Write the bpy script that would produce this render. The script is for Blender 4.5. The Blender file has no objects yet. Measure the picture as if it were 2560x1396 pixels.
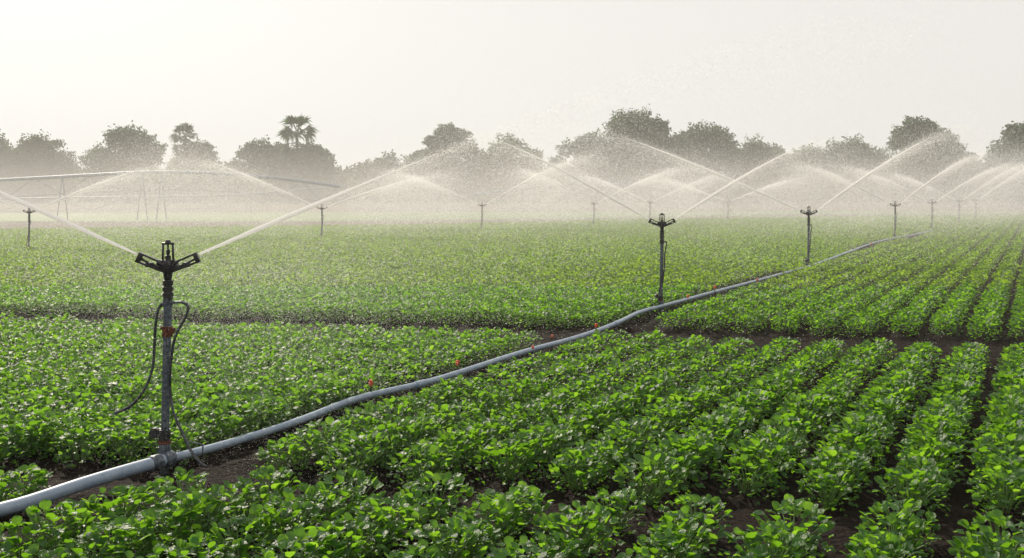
import bpy, bmesh, math, random
import numpy as np
from mathutils import Vector, Matrix, noise
random.seed(7); rng=np.random.default_rng(7)
S=bpy.context.scene; C=S.collection
F=2489.0; HC=1.5; YH=482.0
def at(px,py,z=0.1):
    d=F*(HC-z)/(py-YH); return Vector(((px-1280)/F*d,d,z))
def atd(px,py,d): return Vector(((px-1280)/F*d,d,HC-(py-YH)/F*d))
# ---------------------------------------------------------------- materials
def newmat(n):
    m=bpy.data.materials.new(n); m.use_nodes=True; nt=m.node_tree; nt.nodes.clear()
    o=nt.nodes.new('ShaderNodeOutputMaterial'); return m,nt,o
def ramp(nt,src,stops):
    r=nt.nodes.new('ShaderNodeValToRGB'); nt.links.new(src,r.inputs[0]); e=r.color_ramp.elements
    while len(e)<len(stops): e.new(0.5)
    for i,(p,c) in enumerate(stops): e[i].position=p; e[i].color=(*c,1)
    return r.outputs[0]
def leafmat(n,stops,tstops,tf=0.45,rough=0.4,spec=0.5,nscale=0):
    m,nt,o=newmat(n); N=nt.nodes.new; L=nt.links.new
    g=N('ShaderNodeNewGeometry'); src=g.outputs['Random Per Island']
    p=N('ShaderNodeBsdfPrincipled'); p.inputs['Roughness'].default_value=rough; p.inputs['Specular IOR Level'].default_value=spec
    L(ramp(nt,src,stops),p.inputs['Base Color'])
    t=N('ShaderNodeBsdfTranslucent'); L(ramp(nt,src,tstops),t.inputs['Color'])
    if nscale:
        nz=N('ShaderNodeTexNoise'); nz.inputs['Scale'].default_value=nscale
        tc=N('ShaderNodeTexCoord'); L(tc.outputs['Object'],nz.inputs['Vector'])
        b=N('ShaderNodeBump'); b.inputs['Strength'].default_value=0.8; b.inputs['Distance'].default_value=0.006
        L(nz.outputs[0],b.inputs['Height']); L(b.outputs[0],p.inputs['Normal'])
    x=N('ShaderNodeMixShader'); x.inputs[0].default_value=tf
    L(p.outputs[0],x.inputs[1]); L(t.outputs[0],x.inputs[2]); L(x.outputs[0],o.inputs[0]); return m
M={}
M['leaf']=leafmat('crop_leaf',[(0,(.020,.075,.010)),(.6,(.036,.12,.016)),(1,(.06,.16,.025))],[(0,(.15,.34,.01)),(.75,(.25,.53,.02)),(1,(.38,.66,.04))],.52,.40,.5,110)
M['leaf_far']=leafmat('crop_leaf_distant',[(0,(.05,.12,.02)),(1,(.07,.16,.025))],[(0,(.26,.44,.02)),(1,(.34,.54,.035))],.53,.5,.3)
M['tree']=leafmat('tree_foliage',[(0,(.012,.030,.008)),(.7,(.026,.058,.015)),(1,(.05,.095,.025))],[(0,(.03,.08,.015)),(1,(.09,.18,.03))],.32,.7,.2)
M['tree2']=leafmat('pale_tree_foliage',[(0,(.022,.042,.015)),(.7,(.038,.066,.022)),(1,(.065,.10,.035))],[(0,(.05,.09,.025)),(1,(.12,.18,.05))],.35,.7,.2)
M['scrub']=leafmat('scrub_foliage',[(0,(.025,.038,.018)),(1,(.06,.075,.035))],[(0,(.05,.07,.03)),(1,(.1,.12,.05))],.3,.8,.1)
def pmat(n,c1,c2,scale=20,rough=.5,metal=0,bump=.2,dist=.002,spec=.5,detail=6,stretch=None,lo=.35,hi=.65,c3=None):
    m,nt,o=newmat(n); N=nt.nodes.new; L=nt.links.new
    tc=N('ShaderNodeTexCoord'); nz=N('ShaderNodeTexNoise'); nz.inputs['Scale'].default_value=scale; nz.inputs['Detail'].default_value=detail
    L(tc.outputs['Object'],nz.inputs['Vector'])
    p=N('ShaderNodeBsdfPrincipled'); p.inputs['Roughness'].default_value=rough; p.inputs['Metallic'].default_value=metal; p.inputs['Specular IOR Level'].default_value=spec
    st=[(lo,c1),(hi,c2)]
    if c3: st.append((min(1,hi+.1),c3))
    L(ramp(nt,nz.outputs[0],st),p.inputs['Base Color'])
    b=N('ShaderNodeBump'); b.inputs['Strength'].default_value=bump; b.inputs['Distance'].default_value=dist
    L(nz.outputs[0],b.inputs['Height']); L(b.outputs[0],p.inputs['Normal']); L(p.outputs[0],o.inputs[0]); return m
M['soil']=pmat('wet_soil',(.005,.0035,.003),(.019,.011,.009),38,.85,0,1,.03,.08,10)
M['dry']=pmat('dry_earth',(.075,.058,.040),(.13,.10,.07),.25,.9,0,.3,.1,.1,8)
M['verge']=pmat('grass_verge',(.07,.13,.025),(.13,.20,.045),1.5,.8,0,1,.1,.2,10)
M['pipe']=pmat('blue_grey_pipe',(.21,.27,.36),(.30,.36,.45),14,.35,.0,.15,.002,.5,8,c3=(.37,.43,.51))
M['galv']=pmat('galvanised_riser',(.035,.045,.06),(.12,.145,.18),55,.45,.3,.9,.004,.5,8,c3=(.20,.22,.25))
M['black']=pmat('black_plastic',(.008,.008,.009),(.025,.025,.026),60,.35,0,.3,.001,.5)
M['hose']=pmat('black_rubber_hose',(.010,.012,.016),(.03,.035,.045),40,.3,0,.3,.001,.5)
M['rust']=pmat('rusty_metal',(.05,.018,.012),(.17,.05,.028),90,.8,.2,.6,.002,.3)
M['orange']=pmat('orange_plastic',(.60,.08,.02),(.75,.14,.04),40,.5,0,.1,.001)
M['steel']=pmat('pivot_steel',(.08,.11,.16),(.15,.19,.25),2,.5,.3,.2,.01)
M['bark']=pmat('bark',(.03,.024,.018),(.08,.062,.048),3,.9,0,1,.05,.1)
M['stem']=pmat('crop_stem',(.06,.14,.02),(.13,.22,.05),40,.6,0,.2,.001)
m,nt,o=newmat('water'); N=nt.nodes.new
d=N('ShaderNodeBsdfDiffuse'); d.inputs[0].default_value=(.93,.93,.93,1)
t=N('ShaderNodeBsdfTranslucent'); t.inputs[0].default_value=(.98,.97,.95,1)
x=N('ShaderNodeMixShader'); x.inputs[0].default_value=.6
nt.links.new(d.outputs[0],x.inputs[1]); nt.links.new(t.outputs[0],x.inputs[2]); nt.links.new(x.outputs[0],o.inputs[0]); M['water']=m
# ---------------------------------------------------------------- object helpers
def link(o,parent=None):
    C.objects.link(o)
    if parent is not None: o.parent=parent
    return o
def tag(o,label=None,cat=None,group=None,kind=None):
    for k,v in (('label',label),('category',cat),('group',group),('kind',kind)):
        if v: o[k]=v
    return o
def empty(n,loc,rz=0,s=1):
    o=bpy.data.objects.new(n,None); o.location=loc; o.rotation_euler=(0,0,rz); o.scale=(s,s,s); o.empty_display_size=.1
    return link(o)
def npmesh(name,V,Fa,mat,parent=None,smooth=True):
    V=np.asarray(V,dtype=np.float32); Fa=np.asarray(Fa,dtype=np.int32); k=Fa.shape[1]; n=len(Fa)
    me=bpy.data.meshes.new(name); me.vertices.add(len(V)); me.vertices.foreach_set('co',V.ravel())
    me.loops.add(n*k); me.loops.foreach_set('vertex_index',Fa.ravel())
    me.polygons.add(n); me.polygons.foreach_set('loop_start',np.arange(0,n*k,k,dtype=np.int32))
    try: me.polygons.foreach_set('loop_total',np.full(n,k,dtype=np.int32))
    except Exception: pass
    me.polygons.foreach_set('use_smooth',np.full(n,smooth)); me.update(calc_edges=True)
    me.materials.append(mat); o=bpy.data.objects.new(name,me); return link(o,parent)
class MB:
    def __init__(s): s.b=bmesh.new()
    def tube(s,pts,r,n=10,cap=True):
        pts=[Vector(p) for p in pts]; rs=r if isinstance(r,(list,tuple)) else [r]*len(pts); prev=None
        up=Vector((0,1,0))
        for i,p in enumerate(pts):
            tg=(pts[min(i+1,len(pts)-1)]-pts[max(i-1,0)]).normalized()
            if abs(tg.dot(up))>.95: up=Vector((1,0,0))
            a=tg.cross(up).normalized(); b=tg.cross(a).normalized(); up=a.cross(tg).normalized()
            ring=[s.b.verts.new(p+(a*math.cos(2*math.pi*k/n)+b*math.sin(2*math.pi*k/n))*rs[i]) for k in range(n)]
            if prev:
                for k in range(n): s.b.faces.new((prev[k],prev[(k+1)%n],ring[(k+1)%n],ring[k]))
            elif cap: s.b.faces.new(ring[::-1])
            prev=ring
        if cap: s.b.faces.new(prev)
        return s
    def box(s,c,size,rot=None,bev=.0015):
        r=bmesh.ops.create_cube(s.b,size=1); vs=r['verts']
        mt=Matrix.Translation(Vector(c))@(rot or Matrix.Identity(4))@Matrix.Diagonal((*size,1))
        bmesh.ops.transform(s.b,matrix=mt,verts=vs)
        if bev:
            es=list({e for v in vs for e in v.link_edges}); bmesh.ops.bevel(s.b,geom=es,offset=bev,segments=2,affect='EDGES',profile=.5)
        return s
    def bar(s,a,b,w,t):
        a=Vector(a);b=Vector(b); d=b-a; q=d.to_track_quat('X','Z').to_matrix().to_4x4()
        return s.box((a+b)/2,(d.length,t,w),q)
    def build(s,name,mat,parent=None,smooth=True):
        me=bpy.data.meshes.new(name); bmesh.ops.recalc_face_normals(s.b,faces=s.b.faces); s.b.to_mesh(me); s.b.free(); me.materials.append(mat)
        if smooth:
            me.polygons.foreach_set('use_smooth',[True]*len(me.polygons))
            try: me.set_sharp_from_angle(angle=math.radians(40))
            except Exception: pass
        return link(bpy.data.objects.new(name,me),parent)
def smooth_path(pts,n=8):
    P=[Vector(p) for p in pts]; P=[P[0]*2-P[1]]+P+[P[-1]*2-P[-2]]; out=[]
    for i in range(1,len(P)-2):
        for k in range(n):
            t=k/n; a,b,c,d=P[i-1],P[i],P[i+1],P[i+2]
            out.append(.5*((2*b)+(c-a)*t+(2*a-5*b+4*c-d)*t*t+(3*b-a-3*c+d)*t**3))
    out.append(P[-2]); return out
# ---------------------------------------------------------------- setting
def sheet(name,pts,z,mat,label):
    me=bpy.data.meshes.new(name); me.from_pydata([(p[0],p[1],z) for p in pts],[],[list(range(len(pts)))]); me.materials.append(mat)
    return tag(link(bpy.data.objects.new(name,me)),label,name.replace('_',' '),kind='structure')
sheet('ground',[(-1500,-60),(1500,-60),(1500,2500),(-1500,2500)],-.03,M['dry'],'dry brown earth running back to the distant trees')
FL=[(-60,30),(-18.6,36),(-3,41.5),(6.5,50),(30,59),(80,66)]
sheet('field_soil',[(-60,-5),(80,-5)]+FL[::-1],-.02,M['soil'],'dark wet soil under the crop field')
sheet('grass_verge',[(-120,50),(-10,53),(6,60),(20,70),(160,82),(160,90),(0,78),(-120,66)],-.02,M['verge'],'pale green grass strip behind the brown earth at left')
SP=.42; SL=.53; A0=-4.57
def band1(t): return 9.45<t<10.8
def band2(t): return 4.43<t<4.85
PIPE=[(-700,1400),(-300,1340),(0,1275),(200,1215),(420,1153),(560,1112),(760,1052),(900,1003),(1050,966),(1180,930),(1320,886),(1440,850),(1540,815),(1600,788),(1655,771),(1740,750),(1850,722),(1950,694),(2060,663),(2200,611),(2290,592),(2330,583)]
pp=[at(a,b,.1) for a,b in PIPE]
py_=np.array([p.y for p in pp]); px_=np.array([p.x for p in pp])
def pipex(y): return np.interp(y,py_,px_)
xs=np.arange(-6,8.01,.055); ys=np.arange(2.3,13.5,.055)
X,Y=np.meshgrid(xs,ys); Z=np.zeros_like(X)
for i in range(X.shape[0]):
    for j in range(X.shape[1]):
        v=(X[i,j],Y[i,j],0); Z[i,j]=.022*noise.noise(Vector(v)*5)+.022*noise.noise(Vector(v)*13)+.018*abs(noise.noise(Vector(v)*27))
Tt=Y+.19*X
Z+=.022+.025*np.cos(2*np.pi*(X-SL*Y-A0-SP/2)/SP)*((Tt<4.4)|((Tt>4.9)&(Tt<9.5))|(Tt>10.8))
nx=len(xs); ny=len(ys); idx=np.arange(nx*ny).reshape(ny,nx)
q=np.stack([idx[:-1,:-1],idx[:-1,1:],idx[1:,1:],idx[1:,:-1]],-1).reshape(-1,4)
o=npmesh('soil_bed',np.stack([X,Y,Z],-1).reshape(-1,3),q,M['soil']); tag(o,'dark lumpy wet soil ridged between the near crop rows','soil',kind='structure')
# ---------------------------------------------------------------- crop plants
US={6:[0,.10,.36,.68,.91,1],4:[0,.20,.70,1],3:[0,.5,1]}
def leaf(base,az,tilt,L,W,cup,ns,nc,crk,r):
    us=np.array(US[ns]); w=2*np.sqrt(us*(1-us)); w[0]=.25; w[-1]=.48 if ns>4 else .62; vs=np.linspace(-1,1,nc)
    V=np.zeros((ns,nc,3)); 
    for i,u in enumerate(us):
        for j,v in enumerate(vs):
            V[i,j]=(u*L-(.09*L*v*v if u==1 else 0), v*w[i]*W/2*(1+r.normal()*.06), cup*W*(v*v*w[i])-.35*L*cup*3*u*u+r.normal()*crk*L)
    V=V.reshape(-1,3); roll=r.normal()*.35
    c,s=math.cos(roll),math.sin(roll); V=V@np.array([[1,0,0],[0,c,-s],[0,s,c]]).T
    c,s=math.cos(-tilt),math.sin(-tilt); V=V@np.array([[c,0,s],[0,1,0],[-s,0,c]]).T
    c,s=math.cos(az),math.sin(az); V=V@np.array([[c,-s,0],[s,c,0],[0,0,1]]).T
    V+=base; id_=np.arange(ns*nc).reshape(ns,nc)
    return V,np.stack([id_[:-1,:-1],id_[:-1,1:],id_[1:,1:],id_[1:,:-1]],-1).reshape(-1,4)
def plant(seed,nbig,nsmall,ns,nc,size=1,rad=.134):
    r=np.random.default_rng(seed); VV=[];FF=[];n=0; stems=[]
    for k in range(nbig+nsmall):
        big=k<nbig; az=r.uniform(0,2*math.pi)
        R=rad*(1 if big else 1.08)*math.sqrt(r.random()); dome=math.sqrt(max(0,1-(R/(rad*1.12))**2))
        if big: h=.055+.13*dome*r.uniform(.8,1.05); L=r.uniform(.023,.041)*size; tilt=r.uniform(-.15,1.25)
        else: h=r.uniform(.015,.05+.10*dome); L=r.uniform(.014,.026)*size; tilt=r.uniform(-.5,1.0)
        a2=az+r.normal()*.5
        b=np.array([R*math.cos(a2),R*math.sin(a2),h]); v,f=leaf(b,az,tilt,L,L*r.uniform(.98,1.2),r.uniform(.04,.24),ns,nc,.03 if big else .07,r)
        VV.append(v);FF.append(f+n);n+=len(v); stems.append(b)
    return np.concatenate(VV),np.concatenate(FF),stems
near=[]
for s in range(10):
    v,f,st=plant(100+s,58+s%3*4,90,6,4)
    o=npmesh('foliage',v,f,M['leaf']); C.objects.unlink(o)
    mb=MB()
    for b in st[:26]: mb.tube([(b[0]*.12,b[1]*.12,-.01),(b[0]*.5,b[1]*.5,b[2]*.6),tuple(b)],[.0032,.0026,.0018],5,False)
    so=mb.build('stem',M['stem']); C.objects.unlink(so); near.append((o.data,so.data))
mid=[plant(200+s,54,54,4,3,.93)[:2] for s in range(8)]
far=[plant(300+s,34,16,3,2,1.02,.14)[:2] for s in range(8)]
pts=[]
FLx=np.array([p[0] for p in FL]);FLy=np.array([p[1] for p in FL])
for k in range(-170,90):
    a=A0+SP*(k+.5); y=3.1
    while y<60:
        y+=.145*random.uniform(.8,1.25)*(1 if y<22 else 1.2)
        x=a+SL*y+random.gauss(0,.010); t=y+.19*x+.04*math.sin(x*4)+.03*math.sin(x*11)
        if abs(x)>.535*y+.45: continue
        if band1(t) or band2(t): continue
        dx=x-float(pipex(y))
        if y<38 and -.10<dx<(.40 if y<5.15 else .225): continue
        if y>float(np.interp(x,FLx,FLy)): continue
        if random.random()<.01: continue
        pts.append((y,x))
for k in range(-170,0):
    a=A0+SP*k; y=5.0
    while y<30:
        y+=.24*random.uniform(.8,1.25); x=a+SL*y+random.gauss(0,.03); t=y+.19*x
        if abs(x)>.535*y+.45 or band1(t+.05*math.sin(x*4)) or band2(t): continue
        if x-float(pipex(y))>-.25 : continue
        if y>float(np.interp(x,FLx,FLy)): continue
        pts.append((y,x))
pts.sort()
print('plants',len(pts))
vis=[p for p in pts if abs(p[1])<.52*p[0]+.1 and p[0]>3.6]
nearset=set(vis[:300])
for (y,x) in vis[:300]:
    t=y+.19*x
    if t<4.6: lab='low green crop plant in the nearest strip, in front of the bare soil lane'; g='crop plants in front of the nearest soil lane'
    elif x<float(pipex(y)): lab='low green crop plant left of the blue grey pipe, close to the tallest sprinkler'; g='near crop plants left of the pipe'
    else: lab='round leaved crop plant right of the pipe in the rows behind the soil lane'; g='near crop plants right of the pipe'
    f,sm=random.choice(near); s=random.uniform(.9,1.18)
    e=empty('crop_plant',(x,y,.02),random.uniform(0,6.28),s); tag(e,lab,'plant',g)
    link(bpy.data.objects.new('foliage',f),e); link(bpy.data.objects.new('stem',sm),e)
def batch(variants,P):
    VV=[];FF=[];n=0; vi=rng.integers(0,len(variants),len(P)); P=np.array(P)
    for i,(v,f) in enumerate(variants):
        Q=P[vi==i]; m=len(Q)
        if not m: continue
        a=rng.uniform(0,6.28,m); s=rng.uniform(.88,1.15,m); c=np.cos(a)*s; sn=np.sin(a)*s
        W=np.empty((m,len(v),3)); W[...,0]=c[:,None]*v[:,0]-sn[:,None]*v[:,1]+Q[:,1,None]; W[...,1]=sn[:,None]*v[:,0]+c[:,None]*v[:,1]+Q[:,0,None]; W[...,2]=v[:,2]*s[:,None]+.02
        VV.append(W.reshape(-1,3)); FF.append((f[None]+(np.arange(m)*len(v))[:,None,None]).reshape(-1,4)+n); n+=m*len(v)
    return np.concatenate(VV),np.concatenate(FF)
rest=[p for p in pts if p not in nearset]
v,f=batch(mid,[p for p in rest if p[0]<14])
o=npmesh('crop_rows',v,f,M['leaf']); tag(o,'dense rows of green leafy crop plants filling the middle of the field','crop',kind='stuff')
v,f=batch(far,[p for p in rest if p[0]>=14])
o=npmesh('distant_crop_rows',v,f,M['leaf_far']); tag(o,'distant rows of crop merging into a hazy green carpet','crop',kind='stuff')
# ---------------------------------------------------------------- pipe
root=empty('irrigation_pipe',(pp[4].x,pp[4].y,0)); off=Vector(root.location)
tag(root,'long blue grey water pipe winding through the crop from bottom left to the far right','pipe')
def loc(ps): return [Vector(p)-off for p in ps]
sp=smooth_path(pp,6)
for i,p in enumerate(sp): p.z=.105+.006*math.sin(i*.35)+.02*min(1,max(0,(p.y-5.6)/2))+.055*min(1,max(0,(p.y-11)/10))
i0=4*6+1
MB().tube(loc(sp[:i0]),.032,16).build('front_pipe_section',M['pipe'],root)
MB().tube(loc(sp[i0-1:]),.0225,14).build('pipe_section',M['pipe'],root)
for i,rr in ((i0-1,.041),(i0-2,.039)):
    p=sp[i];dv=(sp[i+1]-sp[i]).normalized()
    MB().tube(loc([p-dv*.03,p-dv*.026,p+dv*.026,p+dv*.03]),[rr*.93,rr,rr,rr*.93],18).build('coupling',M['galv'],root)
for i in (48,72,100,118):
    p=sp[i];dv=(sp[i+1]-sp[i-1]).normalized(); MB().tube(loc([p-dv*.05,p+dv*.05]),.027,14).build('coupling',M['pipe'],root)
# ---------------------------------------------------------------- sprinklers
def head(root):
    mb=MB()
    mb.tube([(0,0,.94),(0,0,.955),(0,0,.956),(0,0,.975),(0,0,.976),(0,0,.985),(0,0,.986),(0,0,1.005),(0,0,1.006),(0,0,1.014),(0,0,1.015),(0,0,1.04),(0,0,1.041),(0,0,1.07)],
            [.024,.024,.029,.029,.022,.022,.028,.028,.021,.021,.027,.027,.019,.023],14)
    mb.build('threaded_coupling',M['black'],root)
    mb=MB(); mb.tube([(0,0,1.06),(0,0,1.09),(0,0,1.11),(0,0,1.14),(0,0,1.15)],[.02,.027,.03,.026,.014],14)
    mb.tube([(0,-.035,1.115),(0,.035,1.115)],.014,10)
    mb.tube([(-.055,0,1.135),(-.02,0,1.12)],.016,8); mb.tube([(.02,0,1.12),(.05,0,1.135)],.013,8)
    mb.build('head_body',M['black'],root)
    mb=MB()
    for s in (-1,1): mb.bar((s*.028,0,1.14),(s*.025,0,1.232),.009,.014)
    mb.box((0,0,1.233),(.062,.016,.012)); mb.box((0,0,1.142),(.07,.02,.012)); mb.tube([(0,0,1.238),(0,0,1.252)],[.016,.012],10)
    fr=mb.build('bracket_frame',M['black'],root)
    MB().tube([(0,0,1.15),(0,0,1.17),(0,0,1.171),(0,0,1.20),(0,0,1.201),(0,0,1.228)],[.015,.015,.008,.011,.005,.005],10).build('spindle',M['black'],fr)
    for s in (-1,1):
        mb=MB(); d=Vector((s*.90,0,.43)).normalized(); nrm=Vector((-s*d.z,0,abs(d.x))); r0=Vector((s*.012,0,1.09))
        a=r0; b=r0+d*.16
        mb.bar(a-nrm*.008,b-nrm*.020,.010,.022); mb.bar(a+nrm*.030,b+nrm*.026,.010,.022)
        mb.bar(b-nrm*.025-d*.006,b+nrm*.031-d*.006,.022,.024); mb.bar(a+d*.035-nrm*.012,a+d*.035+nrm*.028,.04,.02)
        mb.bar(a+d*.085-nrm*.018,a+d*.095+nrm*.004,.04,.018)
        ar=mb.build('nozzle_arm',M['black'],root)
        MB().tube([a+d*.03,a+d*.12,b+d*.004],[.008,.006,.008],8).build('nozzle',M['black'],ar)
def riser(root,r=.021,lean=.02):
    MB().tube([(-lean,0,.03),(-lean*.6,0,.4),(0,0,.95)],[r*1.02,r,r],16).build('riser',M['galv'],root)
    MB().tube([(-lean,0,.06),(-lean,0,.075),(-lean,0,.076),(-lean,0,.17),(-lean,0,.171),(-lean,0,.215)],[.043,.043,.034,.032,.029,.027],16).build('tee_fitting',M['galv'],root)
def valve(root,s=-1):
    mb=MB(); x=-.018
    mb.tube([(x,0,.235),(x+s*.03,0,.245),(x+s*.055,0,.245)],[.03,.022,.022],12); mb.tube([(x+s*.045,-.03,.245),(x+s*.045,.01,.245)],.027,14)
    mb.tube([(x+s*.055,0,.245),(x+s*.07,0,.245)],[.016,.014],10); mb.tube([(x,0,.205),(x,0,.26)],.031,14)
    mb.build('valve',M['black'],root)
    MB().tube([(x,0,.185),(x,0,.205)],.032,14).build('rust_band',M['rust'],root)
def L1(px,py,dy=0): return (((px-420)/477.),dy,.1+(1150-py)/477.)
S1=at(420,1150)
s1=empty('sprinkler',(S1.x,S1.y,0)); tag(s1,'largest and nearest sprinkler on a grey riser with two long black hoses, at the left','sprinkler',"sprinklers along the near pipe")
head(s1); riser(s1); valve(s1)
mb=MB(); mb.tube([(-.002,0,.905),(-.002,0,.945)],.0245,14); mb.tube(smooth_path([L1(404,764,-.01),L1(412,757,-.012),L1(435,756,-.012),L1(458,756,-.012),L1(470,764,-.012)],5),.0075,8); mb.build('handle_bracket',M['galv'],s1)
mb=MB(); mb.tube([(-.004,0,.745),(-.003,0,.80)],.027,12); mb.box((.022,-.005,.78),(.03,.03,.026)); mb.tube([(.02,-.03,.765),(.02,.02,.765)],.009,8); mb.tube([(-.035,-.01,.79),(-.01,-.01,.79)],.008,8); mb.build('rusty_clamp',M['rust'],s1)
MB().tube(smooth_path([L1(408,758,-.012),L1(398,775,-.015),L1(392,815,-.02),L1(389,870,-.02),L1(386,920,-.03),L1(372,965,-.05),L1(345,1003,-.06),L1(318,1020,-.06),L1(297,1028,-.06)],6),.0075,10).build('hose',M['hose'],s1)
MB().tube(smooth_path([L1(466,758,-.012),L1(473,772,-.015),L1(463,800,-.02),L1(447,830,-.03),L1(437,870,-.035),L1(431,930,-.035),L1(432,985,-.035),L1(443,1030,-.05),L1(465,1070,-.07),L1(490,1110,-.1),L1(520,1138,-.14),L1(540,1148,-.16)],6),.0075,10).build('hose',M['hose'],s1)
mb=MB(); mb.tube([L1(480,1098,-.06),L1(515,1106,-.05)],.004,8); mb.tube([L1(515,1106,-.05),L1(513,1130,-.05)],.004,8); mb.build('hose_hook',M['galv'],s1)
def copy_tree(o,parent=None):
    c=o.copy(); C.objects.link(c)
    if parent: c.parent=parent
    for ch in list(o.children): copy_tree(ch,c)
    return c
S2=at(1655,770)
s2=empty('sprinkler',(S2.x,S2.y,0),.12); tag(s2,'second sprinkler along the pipe, dark riser standing right of centre with a small side hose','sprinkler',"sprinklers along the near pipe")
head(s2); riser(s2,.021,.012); valve(s2)
MB().tube(smooth_path([(.005,-.02,.90),(.04,-.02,.905),(.05,-.02,.87),(.03,-.02,.76),(.025,-.02,.6),(.0,-.03,.4)],5),.008,8).build('hose',M['hose'],s2)
MB().tube(smooth_path([(-.02,-.02,.5),(-.035,-.03,.35),(-.05,-.03,.25),(-.07,-.04,.16)],5),.008,8).build('hose',M['hose'],s2)
mb=MB(); mb.tube([(-.002,0,.88),(-.002,0,.93)],.027,12); mb.build('clamp',M['black'],s2)
row1=[(2022,672,'third sprinkler along the pipe, its spray crossing the jet of the second'),(2238,600,'fourth sprinkler along the pipe, slim and far off where the pipe fades'),(2330,577,'fifth sprinkler along the pipe, small in the mist at the right'),(2398,562,'sixth sprinkler along the pipe, tiny in the white mist'),(2440,553,'farthest sprinkler of the pipe row, faint among curved sprays at right')]
heads=[(S1,0,1),(S2,.12,1)]
for i,(a,b,l) in enumerate(row1):
    p=at(a,b); c=copy_tree(s2); c.location=(p.x,p.y,0); c.rotation_euler.z=rz=random.uniform(-.2,.2); c['label']=l; heads.append((p,rz,1))
row2=[(73,627,'leftmost sprinkler of the back row, beside the left edge of the photo'),(805,600,'back row sprinkler in the left half below the dark palm clump'),(1205,578,'thin back row sprinkler just left of the middle of the photo'),(1485,565,'faint back row sprinkler between the centre and the second sprinkler'),(1820,551,'tiny back row sprinkler seen between the second and third sprinklers'),(1625,556,'very faint back row sprinkler just left of the second sprinkler')]
for i,(a,b,l) in enumerate(row2):
    p=at(a,b); c=copy_tree(s2); c.location=(p.x,p.y,0); c.rotation_euler.z=rz=random.uniform(-.2,.2); c.scale=(1,1,.92); c['label']=l; c['group']='sprinklers in the back row'; heads.append((p,rz,.92))
# ---------------------------------------------------------------- water
def drops(P,size):
    n=len(P); a=rng.normal(size=(n,3)); a/=np.linalg.norm(a,axis=1)[:,None]; b=np.cross(a,rng.normal(size=(n,3))); b/=np.linalg.norm(b,axis=1)[:,None]
    s=(size*rng.uniform(.5,1.3,n))[:,None]
    V=np.stack([P+a*s*.58,P-a*s*.29+b*s*.5,P-a*s*.29-b*s*.5],1).reshape(-1,3)
    return V,np.arange(3*n).reshape(-1,3)
def spray(hi,side,m,ta,lstream,ns,nf,label,r0=.006,rg=.02,dsz=None,air=0):
    p,rz,sc=heads[hi]; h=1.175*sc; dsz=dsz or .00048*p.y
    n0=Vector((p.x+side*.163*math.cos(rz),p.y+side*.163*math.sin(rz),h+.003)); d=Vector((side,0))
    root=empty('water_spray',n0); tag(root,label,'water spray','water sprays thrown by the sprinklers')
    ta2=ta*1.15
    def pos(t): return np.stack([d.x*t,d.y*t,m*t*(1-(t/ta2)**3/4)],-1)
    T=np.linspace(0,lstream,26); c=pos(T); rad=[r0*(.55+.6*min(1,k/6.))*(1 if k<12 else max(.05,1-(k-12)/13.5)) for k in range(26)]
    MB().tube([tuple(q) for q in c],rad,8).build('stream',M['water'],root)
    tmax=ta*1.9
    t=rng.beta(2.1,2.0,ns)*ta*1.22; P=pos(t); sp_=(rg*(.06+.95*(t/ta)**1.6)*ta*.55)[:,None]; P=P+rng.normal(size=P.shape)*sp_*np.array([1,.8,.65]); P[:,2]-=rng.exponential(1,ns)*.075*t*(t/ta)
    t=rng.beta(2.2,2.5,nf)*tmax*.93; Q=pos(t); fall=rng.beta(1.15,1.7,nf)*(Q[:,2]+h)
    Q[:,2]-=fall; Q=Q+rng.normal(size=Q.shape)*np.array([.06+.12*t,.12+.12*t,.03+.085*t]).T
    na=air or int(nf*.4); t=rng.normal(size=na)*.38*ta+ta*.95; R=pos(np.clip(t,0,tmax)); R=R+rng.normal(size=R.shape)*np.array([.3,.3,.30])*ta*.55
    P=np.concatenate([P,Q,R]); P=P[P[:,2]>-h+.12]
    v,f=drops(P,dsz); npmesh('droplets',v,f,M['water'],root,False)
spray(0,1,.425,3.6,1.25,36000,8000,'long white jet shooting up right from the nearest sprinkler towards the centre of the sky',.0105,.036,.0036,2500)
spray(0,-1,.45,3.6,1.30,14000,8000,'white jet shooting up left from the nearest sprinkler to the left edge',.0105,.032,.0036,2500)
spray(1,1,.63,1.9,1.55,16000,18000,'straight jet rising right from the second sprinkler towards the third',.016,.06)
spray(1,-1,.57,2.3,1.85,16000,24000,'straight jet rising left from the second sprinkler over the centre',.016,.06)
spray(2,1,.70,2.6,2.1,20000,30000,'jet curving up right from the third sprinkler in front of the tall round tree',.021,.07)
spray(2,-1,.44,4.4,3.3,20000,34000,'long jet rising left from the third sprinkler, crossing the second sprinkler jet',.020,.05)
spray(3,1,.76,2.3,1.9,14000,18000,'jet rising right from the fourth sprinkler',.026,.07)
spray(3,-1,.53,2.6,1.9,14000,18000,'jet rising left from the fourth sprinkler',.023,.07)
spray(4,1,.64,2.5,1.9,12000,16000,'jet rising right from the fifth sprinkler',.030,.07)
spray(4,-1,.52,2.9,1.9,12000,16000,'jet rising left from the fifth sprinkler',.026,.07)
spray(5,1,.7,2.7,2.0,9000,12000,'jet arching right from the sixth sprinkler',.034,.07)
spray(5,-1,.5,2.7,1.6,8000,10000,'jet arching left from the sixth sprinkler',.028,.07)
spray(6,1,.72,3.1,2.2,9000,12000,'jet arching right from the farthest sprinkler of the pipe row',.038,.07)
spray(7,1,.42,3.1,2.7,12000,30000,'jet rising right from the leftmost back row sprinkler to a pale dome of drops',.019,.07)
spray(7,-1,.41,2.9,2.2,6000,12000,'jet rising left from the leftmost back row sprinkler out of the photo',.019,.06)
spray(8,-1,.46,3.8,3.3,13000,36000,'jet rising left from the second back row sprinkler into a wide pale dome',.022,.07)
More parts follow.
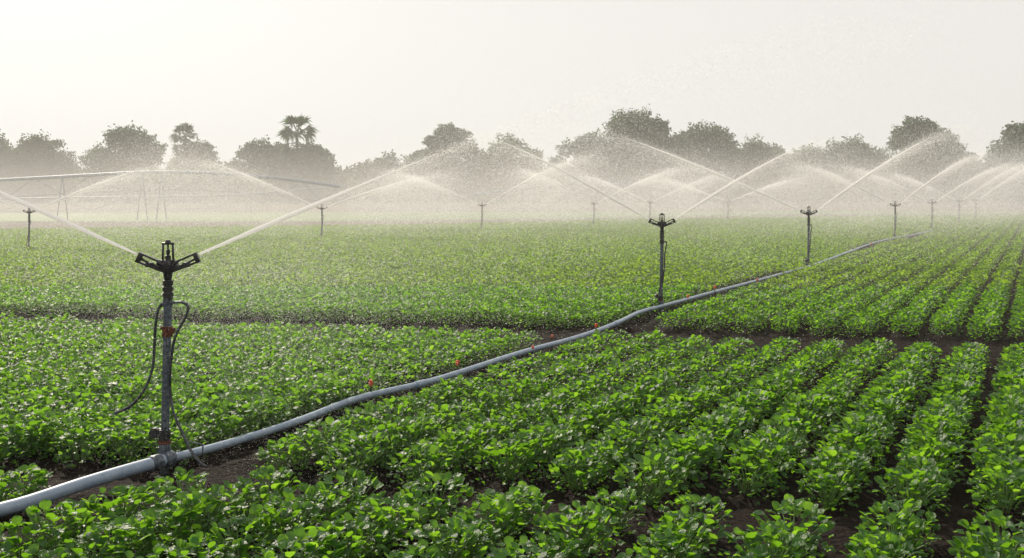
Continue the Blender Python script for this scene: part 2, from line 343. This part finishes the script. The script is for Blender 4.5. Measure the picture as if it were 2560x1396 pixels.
spray(8,1,.35,3.4,2.7,15000,26000,'low jet rising right from the second back row sprinkler',.022,.06)
spray(9,-1,.46,3.0,2.5,13000,22000,'jet rising left from the third back row sprinkler',.024,.065)
spray(9,1,.58,3.6,3.1,14000,28000,'tall jet rising right from the third back row sprinkler',.026,.065)
spray(10,-1,.59,2.7,2.3,12000,18000,'jet rising left from the fourth back row sprinkler',.028,.07)
spray(10,1,.50,3.6,2.8,12000,20000,'jet rising right from the fourth back row sprinkler',.028,.07)
spray(11,-1,.41,3.4,2.4,8000,13000,'faint jet rising left from the fifth back row sprinkler',.024,.07)
spray(11,1,.41,3.4,2.4,8000,13000,'faint jet rising right from the fifth back row sprinkler',.024,.07)
spray(12,-1,.49,3.1,2.2,7000,12000,'faint jet rising left behind the second sprinkler',.024,.07)
spray(12,1,.49,3.1,2.2,7000,12000,'faint jet rising right behind the second sprinkler',.024,.07)
n=240000; y=rng.uniform(3.9,15,n); x=-.27*y+rng.normal(size=n)*.15*y; z=.12+1.1*rng.beta(1.4,1.7,n)
P=np.stack([x,y,z],-1); v,f=drops(P,.00038*P[:,1]); o=npmesh('falling_drops',v,f,M['water'],None,False); tag(o,'fine falling water drops sparkling around the nearest sprinkler','water drops',kind='stuff')
# ---------------------------------------------------------------- orange markers
om=[(927,995,'orange tipped dripper stake nearest to the camera, beside the pipe'),(1143,938,'second orange tipped stake along the pipe from the front'),(1332,884,'third orange tipped stake along the pipe, tiny and low'),(1380,852,'faint orange tipped stake left of the one by the pipe bend'),(1490,838,'orange tipped stake at the pipe bend before the second sprinkler'),(1720,762,'orange tipped stake just right of the second sprinkler'),(1787,740,'orange tipped stake second to the right of the second sprinkler'),(1893,716,'small orange tipped stake midway between second and third sprinklers'),(2178,622,'farthest orange tipped stake near the fourth sprinkler')]
for i,(a,b,l) in enumerate(om):
    p=at(a,b); e=empty('marker_stake',(p.x,p.y,0),random.uniform(-1,1),[1.2,1.15,.9,.85,1.15,1.2,1.3,1.15,1.3][i]); tag(e,l,'marker stake','orange tipped stakes along the pipe')
    MB().tube([(0,0,.0),(.003,0,.10),(0,0,.155)],[.006,.005,.004],8).build('stake',M['black'],e)
    mb=MB(); mb.tube([(0,0,.15),(0,0,.158),(0,0,.159),(0,0,.172),(0,0,.173),(0,0,.182),(0,0,.187)],[.006,.009,.012,.013,.009,.010,.005],10); mb.box((.010,0,.178),(.012,.006,.010),None,.001); mb.build('orange_cap',M['orange'],e)
# ---------------------------------------------------------------- pivots
def pivot(dist,pxs,towers,label,r=.10):
    P=[atd(a,b,dist) for a,b in pxs]; o0=Vector((P[0].x,P[0].y,0)); root=empty('pivot_irrigator',o0); tag(root,label,'irrigator','long irrigation booms in front of the trees')
    sp_=[q-o0 for q in smooth_path(P,8)]
    MB().tube(sp_,r,10).build('boom_pipe',M['steel'],root)
    mb=MB(); low=[]
    for i in range(3,len(sp_)-3,6):
        l=sp_[i]+Vector((0,0,-.95))
        for s in (-3,3): mb.tube([sp_[min(max(i+s,0),len(sp_)-1)],l],.019,5)
        low.append(l)
    for a,b in zip(low[:-1],low[1:]): mb.tube([a,b],.016,5)
    mb.build('truss',M['steel'],root)
    for t in towers:
        q=min(sp_,key=lambda v:abs((v+o0).x-(t-1280)/F*dist))
        for s in (-1,1): MB().tube([q,Vector((q.x+s*.15,q.y+s*.35,.0))],.032,7).build('tower_leg',M['steel'],root)
pivot(54,[(-120,458),(0,451),(180,441),(380,431),(560,435),(720,449),(850,467)],[155,345,415],'nearer arched blue grey irrigation boom at the left, in front of the trees',.09)
pivot(74,[(-140,500),(200,494),(420,491),(600,487),(760,474),(870,466)],[620],'low irrigation boom behind the arched one at the left',.06)
pivot(78,[(1180,487),(1320,470),(1450,461),(1600,462),(1720,474)],[1340],'distant arched irrigation boom behind the sprays at the centre',.09)
# ---------------------------------------------------------------- trees
def quads(P,size):
    n=len(P); a=rng.normal(size=(n,3)); a/=np.linalg.norm(a,axis=1)[:,None]; b=np.cross(a,rng.normal(size=(n,3))); b/=np.linalg.norm(b,axis=1)[:,None]
    s=(size*rng.uniform(.5,1.4,n))[:,None]
    V=np.stack([P+a*s*.6,P+b*s*.33+a*s*.1,P-a*s*.55,P-b*s*.33],1).reshape(-1,3); return V,np.arange(4*n).reshape(-1,4)
def tree(x0,x1,top,bot,d,label,mat='tree',dens=1,kind='round',seed=0,cat='tree',group='trees along the horizon'):
    r=np.random.default_rng(seed+int(x0)+5000); k=d/F
    cx=((x0+x1)/2-1280)*k; hw=(x1-x0)/2*k*1.14; zt=HC+(YH-top)*k; zb=max(.3,HC+(YH-bot)*k)
    root=empty('tree',(cx,d,0)); tag(root,label,cat,group); lobes=[]
    cz=(zt+zb)/2; hh=(zt-zb)/2
    nl=50 if kind!='flat' else 30
    for i in range(nl):
        ph=r.uniform(0,6.283); u=r.uniform(-1,.94); prof=math.sqrt(max(0,1-max(0,u)**2.6)) ; rr=prof*r.uniform(.3,.88)
        R=r.uniform(.15,.31)*min(hw,hh*1.2)
        if kind=='flat': u=-.2+1.0*r.random(); R*=.9; rr=r.uniform(.1,.85)*(1-.35*max(0,u))
        lobes.append((rr*math.cos(ph)*hw,rr*math.sin(ph)*hw*.8,cz+u*hh-(R*.7 if u>.3 else 0),R))
    lobes.append((0,0,zt-.3*hh,.33*min(hw,hh*1.2))); lobes.append((0,0,cz,.62*min(hw,hh))); lobes.append((0,0,cz-.5*hh,.62*min(hw,hh)))
    Ps=[]
    for (a,b,c,R) in lobes:
        n=int(700*dens*(R/1.6)**2)+180; v=r.normal(size=(n,3)); v/=np.linalg.norm(v,axis=1)[:,None]
        bump=1+.2*np.sin(v[:,0]*7+a)+.18*np.sin(v[:,2]*9+b)
        q=v*(R*bump*r.uniform(.2,1,n)**.5*r.uniform(.85,1.2,n))[:,None]
        q[:,2]*=(.5 if kind=='flat' else .85); Ps.append(q+np.array([a,b,c]))
    P=np.concatenate(Ps); P=P[P[:,2]>.2]
    v,f=quads(P,.31); npmesh('crown',v,f,M[mat],root,False)
    mb=MB(); tr=max(.15,hw*.06); ht=cz if kind!='flat' else zt-.35*hh
    mb.tube([(0,0,-.05),(tr*.4,0,ht*.3),(-tr*.3,0,ht*.65),(0,0,ht)],[tr*1.4,tr,tr*.8,tr*.45],8)
    for (a,b,c,R) in lobes[:9]: mb.tube([(0,0,ht*.45),(a*.5,b*.5,ht*.45+(c-ht*.45)*.6),(a,b,c)],[tr*.5,tr*.35,tr*.12],6)
    mb.build('trunk',M['bark'],root)
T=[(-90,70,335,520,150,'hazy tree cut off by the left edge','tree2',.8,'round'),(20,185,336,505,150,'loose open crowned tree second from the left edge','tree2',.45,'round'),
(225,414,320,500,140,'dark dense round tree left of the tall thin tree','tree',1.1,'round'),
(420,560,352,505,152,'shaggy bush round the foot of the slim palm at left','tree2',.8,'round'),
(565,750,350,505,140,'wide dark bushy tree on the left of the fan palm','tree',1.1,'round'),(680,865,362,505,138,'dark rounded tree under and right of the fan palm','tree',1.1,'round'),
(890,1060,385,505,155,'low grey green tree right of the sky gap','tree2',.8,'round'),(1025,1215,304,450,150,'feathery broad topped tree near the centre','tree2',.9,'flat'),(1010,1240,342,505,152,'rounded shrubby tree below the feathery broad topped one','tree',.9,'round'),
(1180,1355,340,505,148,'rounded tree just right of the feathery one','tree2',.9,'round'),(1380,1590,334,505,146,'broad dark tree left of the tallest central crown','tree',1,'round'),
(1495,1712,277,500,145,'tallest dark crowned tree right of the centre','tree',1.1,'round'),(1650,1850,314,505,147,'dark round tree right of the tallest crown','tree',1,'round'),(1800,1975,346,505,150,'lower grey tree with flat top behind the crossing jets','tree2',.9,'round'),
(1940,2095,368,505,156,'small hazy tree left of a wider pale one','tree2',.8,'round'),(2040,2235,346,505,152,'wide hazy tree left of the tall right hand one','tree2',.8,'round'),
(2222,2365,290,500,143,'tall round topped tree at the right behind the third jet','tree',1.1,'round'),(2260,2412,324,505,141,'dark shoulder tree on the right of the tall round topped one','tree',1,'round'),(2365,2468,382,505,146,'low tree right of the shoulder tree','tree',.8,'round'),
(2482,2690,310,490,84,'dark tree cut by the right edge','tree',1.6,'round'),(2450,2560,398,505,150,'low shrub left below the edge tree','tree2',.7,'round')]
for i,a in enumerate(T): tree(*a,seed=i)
def palm(px,d,tiers,label,mat):
    k=d/F; root=empty('palm_tree',((px-1280)*k,d,0)); tag(root,label,'palm tree','trees along the horizon')
    zt=HC+(YH-tiers[0][0])*k
    MB().tube([(0,0,-.05),(.1,0,zt*.5),(0,0,zt)],[.3,.22,.2],8).build('trunk',M['bark'],root)
    V=[];Fc=[];n=0
    for (ty,R,num,lo,hi) in tiers:
        cz=HC+(YH-ty)*k
        for i in range(num):
            az=6.283*i*.618+random.uniform(-.3,.3); el=random.uniform(lo,hi); dr=Vector((math.cos(az)*math.cos(el),math.sin(az)*math.cos(el),math.sin(el)))
            s0=dr.cross(Vector((0,0,1))).normalized(); u0=s0.cross(dr); ro=random.uniform(-1.1,1.1); sd=s0*math.cos(ro)+u0*math.sin(ro); up=sd.cross(dr)
            Rr=R*random.uniform(.75,1.1); c=Vector((.1,0,cz)); m0=c+dr*Rr*.45
            for j in range(-6,7):
                an=j*.19; dd=dr*math.cos(an)+sd*math.sin(an); w=(sd*math.cos(an)-dr*math.sin(an))*.095; ln=Rr*.55*random.uniform(.75,1.15)
                mid_=m0+dd*ln*.5+up*.05; tip=m0+dd*ln-Vector((0,0,ln*random.uniform(.1,.5)))
                V+=[m0,mid_-w,tip,mid_+w]; Fc.append((n,n+1,n+2,n+3)); n+=4
            V+=[c-sd*.05,c+sd*.05,m0+sd*.05,m0-sd*.05]; Fc.append((n,n+1,n+2,n+3)); n+=4
    npmesh('crown',[tuple(v) for v in V],Fc,M[mat],root,False)
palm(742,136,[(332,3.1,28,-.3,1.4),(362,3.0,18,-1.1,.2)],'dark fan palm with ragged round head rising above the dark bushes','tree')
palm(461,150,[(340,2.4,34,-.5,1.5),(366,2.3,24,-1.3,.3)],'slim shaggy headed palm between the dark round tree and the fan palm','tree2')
n=46000; x=rng.uniform(-115,115,n); y=rng.uniform(158,176,n); hgt=np.array([5.0+2.4*noise.noise(Vector((a*.07,3,0)))+1.3*noise.noise(Vector((a*.3,9,0))) for a in x]); z=hgt*rng.uniform(0,1,n)**.7
v,f=quads(np.stack([x,y,z],-1),.75); o=npmesh('far_scrub',v,f,M['scrub'],None,False); tag(o,'low hazy scrub running along the foot of the distant trees','scrub',kind='stuff')
# ---------------------------------------------------------------- hazy air: one body of air, misty near the ground where the sprinklers work
me=bpy.data.meshes.new('haze'); bm=bmesh.new(); bmesh.ops.create_cube(bm,size=1); bmesh.ops.transform(bm,matrix=Matrix.Translation((0,88,14))@Matrix.Diagonal((220,196,34,1)),verts=bm.verts); bm.to_mesh(me); bm.free()
m,nt,o=newmat('haze_air'); N=nt.nodes.new; L=nt.links.new
vs=N('ShaderNodeVolumeScatter'); vs.inputs['Anisotropy'].default_value=.25; vs.inputs['Color'].default_value=(1,.98,.94,1)
tc=N('ShaderNodeTexCoord'); sx=N('ShaderNodeSeparateXYZ'); L(tc.outputs['Object'],sx.inputs[0])
def mr(src,a,b,c,d_):
    r=N('ShaderNodeMapRange'); r.interpolation_type='SMOOTHSTEP'; L(src,r.inputs[0])
    for i,v in zip((1,2,3,4),(a,b,c,d_)): r.inputs[i].default_value=v
    return r.outputs[0]
def mth(op,a,b):
    q=N('ShaderNodeMath'); q.operation=op
    for i,s in enumerate((a,b)):
        if isinstance(s,(int,float)): q.inputs[i].default_value=s
        else: L(s,q.inputs[i])
    return q.outputs[0]
low=mth('MULTIPLY',mth('MULTIPLY',mr(sx.outputs[1],5,32,0,1),mr(sx.outputs[1],50,85,1,.10)),mr(sx.outputs[2],.2,5.0,1,0))
L(mth('ADD',mth('MULTIPLY',low,.0145),.0008),vs.inputs['Density']); L(vs.outputs[0],o.inputs['Volume']); me.materials.append(m)
try: m.cycles.volume_step_rate=.5
except Exception as e: print('step',e)
tag(link(bpy.data.objects.new('haze',me)),'pale humid haze and spray mist filling the air over the field','haze',kind='structure')
# ---------------------------------------------------------------- light
EL=math.radians(34); AZ=math.radians(-28)
sd=Vector((math.sin(AZ)*math.cos(EL),math.cos(AZ)*math.cos(EL),math.sin(EL)))
sl=bpy.data.lights.new('sun','SUN'); sl.energy=5; sl.angle=math.radians(.6); sl.color=(1,.90,.74); so=link(bpy.data.objects.new('sun',sl)); so.rotation_euler=sd.to_track_quat('Z','Y').to_euler()
W=bpy.data.worlds.new('World'); S.world=W; W.use_nodes=True; nt=W.node_tree; N=nt.nodes.new; L=nt.links.new
bg=nt.nodes['Background']; st=N('ShaderNodeTexSky'); st.sky_type='NISHITA'; st.sun_disc=False; st.sun_elevation=EL; st.sun_rotation=AZ; st.dust_density=5; st.air_density=1.0; st.altitude=0
hs=N('ShaderNodeHueSaturation'); hs.inputs['Saturation'].default_value=.25; L(st.outputs[0],hs.inputs['Color'])
mx=N('ShaderNodeMix'); mx.data_type='RGBA'; mx.inputs[0].default_value=.9; L(hs.outputs[0],mx.inputs[6]); mx.inputs[7].default_value=(8.8,8.65,8.3,1)
L(mx.outputs[2],bg.inputs[0]); bg.inputs[1].default_value=.1
S.view_settings.view_transform='Standard'
cam=bpy.data.cameras.new('camera'); cam.lens=35; cam.sensor_width=36; cam.shift_y=-216/2560; cam.clip_start=.05; cam.clip_end=5000
co=link(bpy.data.objects.new('camera',cam)); co.location=(0,0,HC); co.rotation_euler=(math.radians(90),0,0); S.camera=co
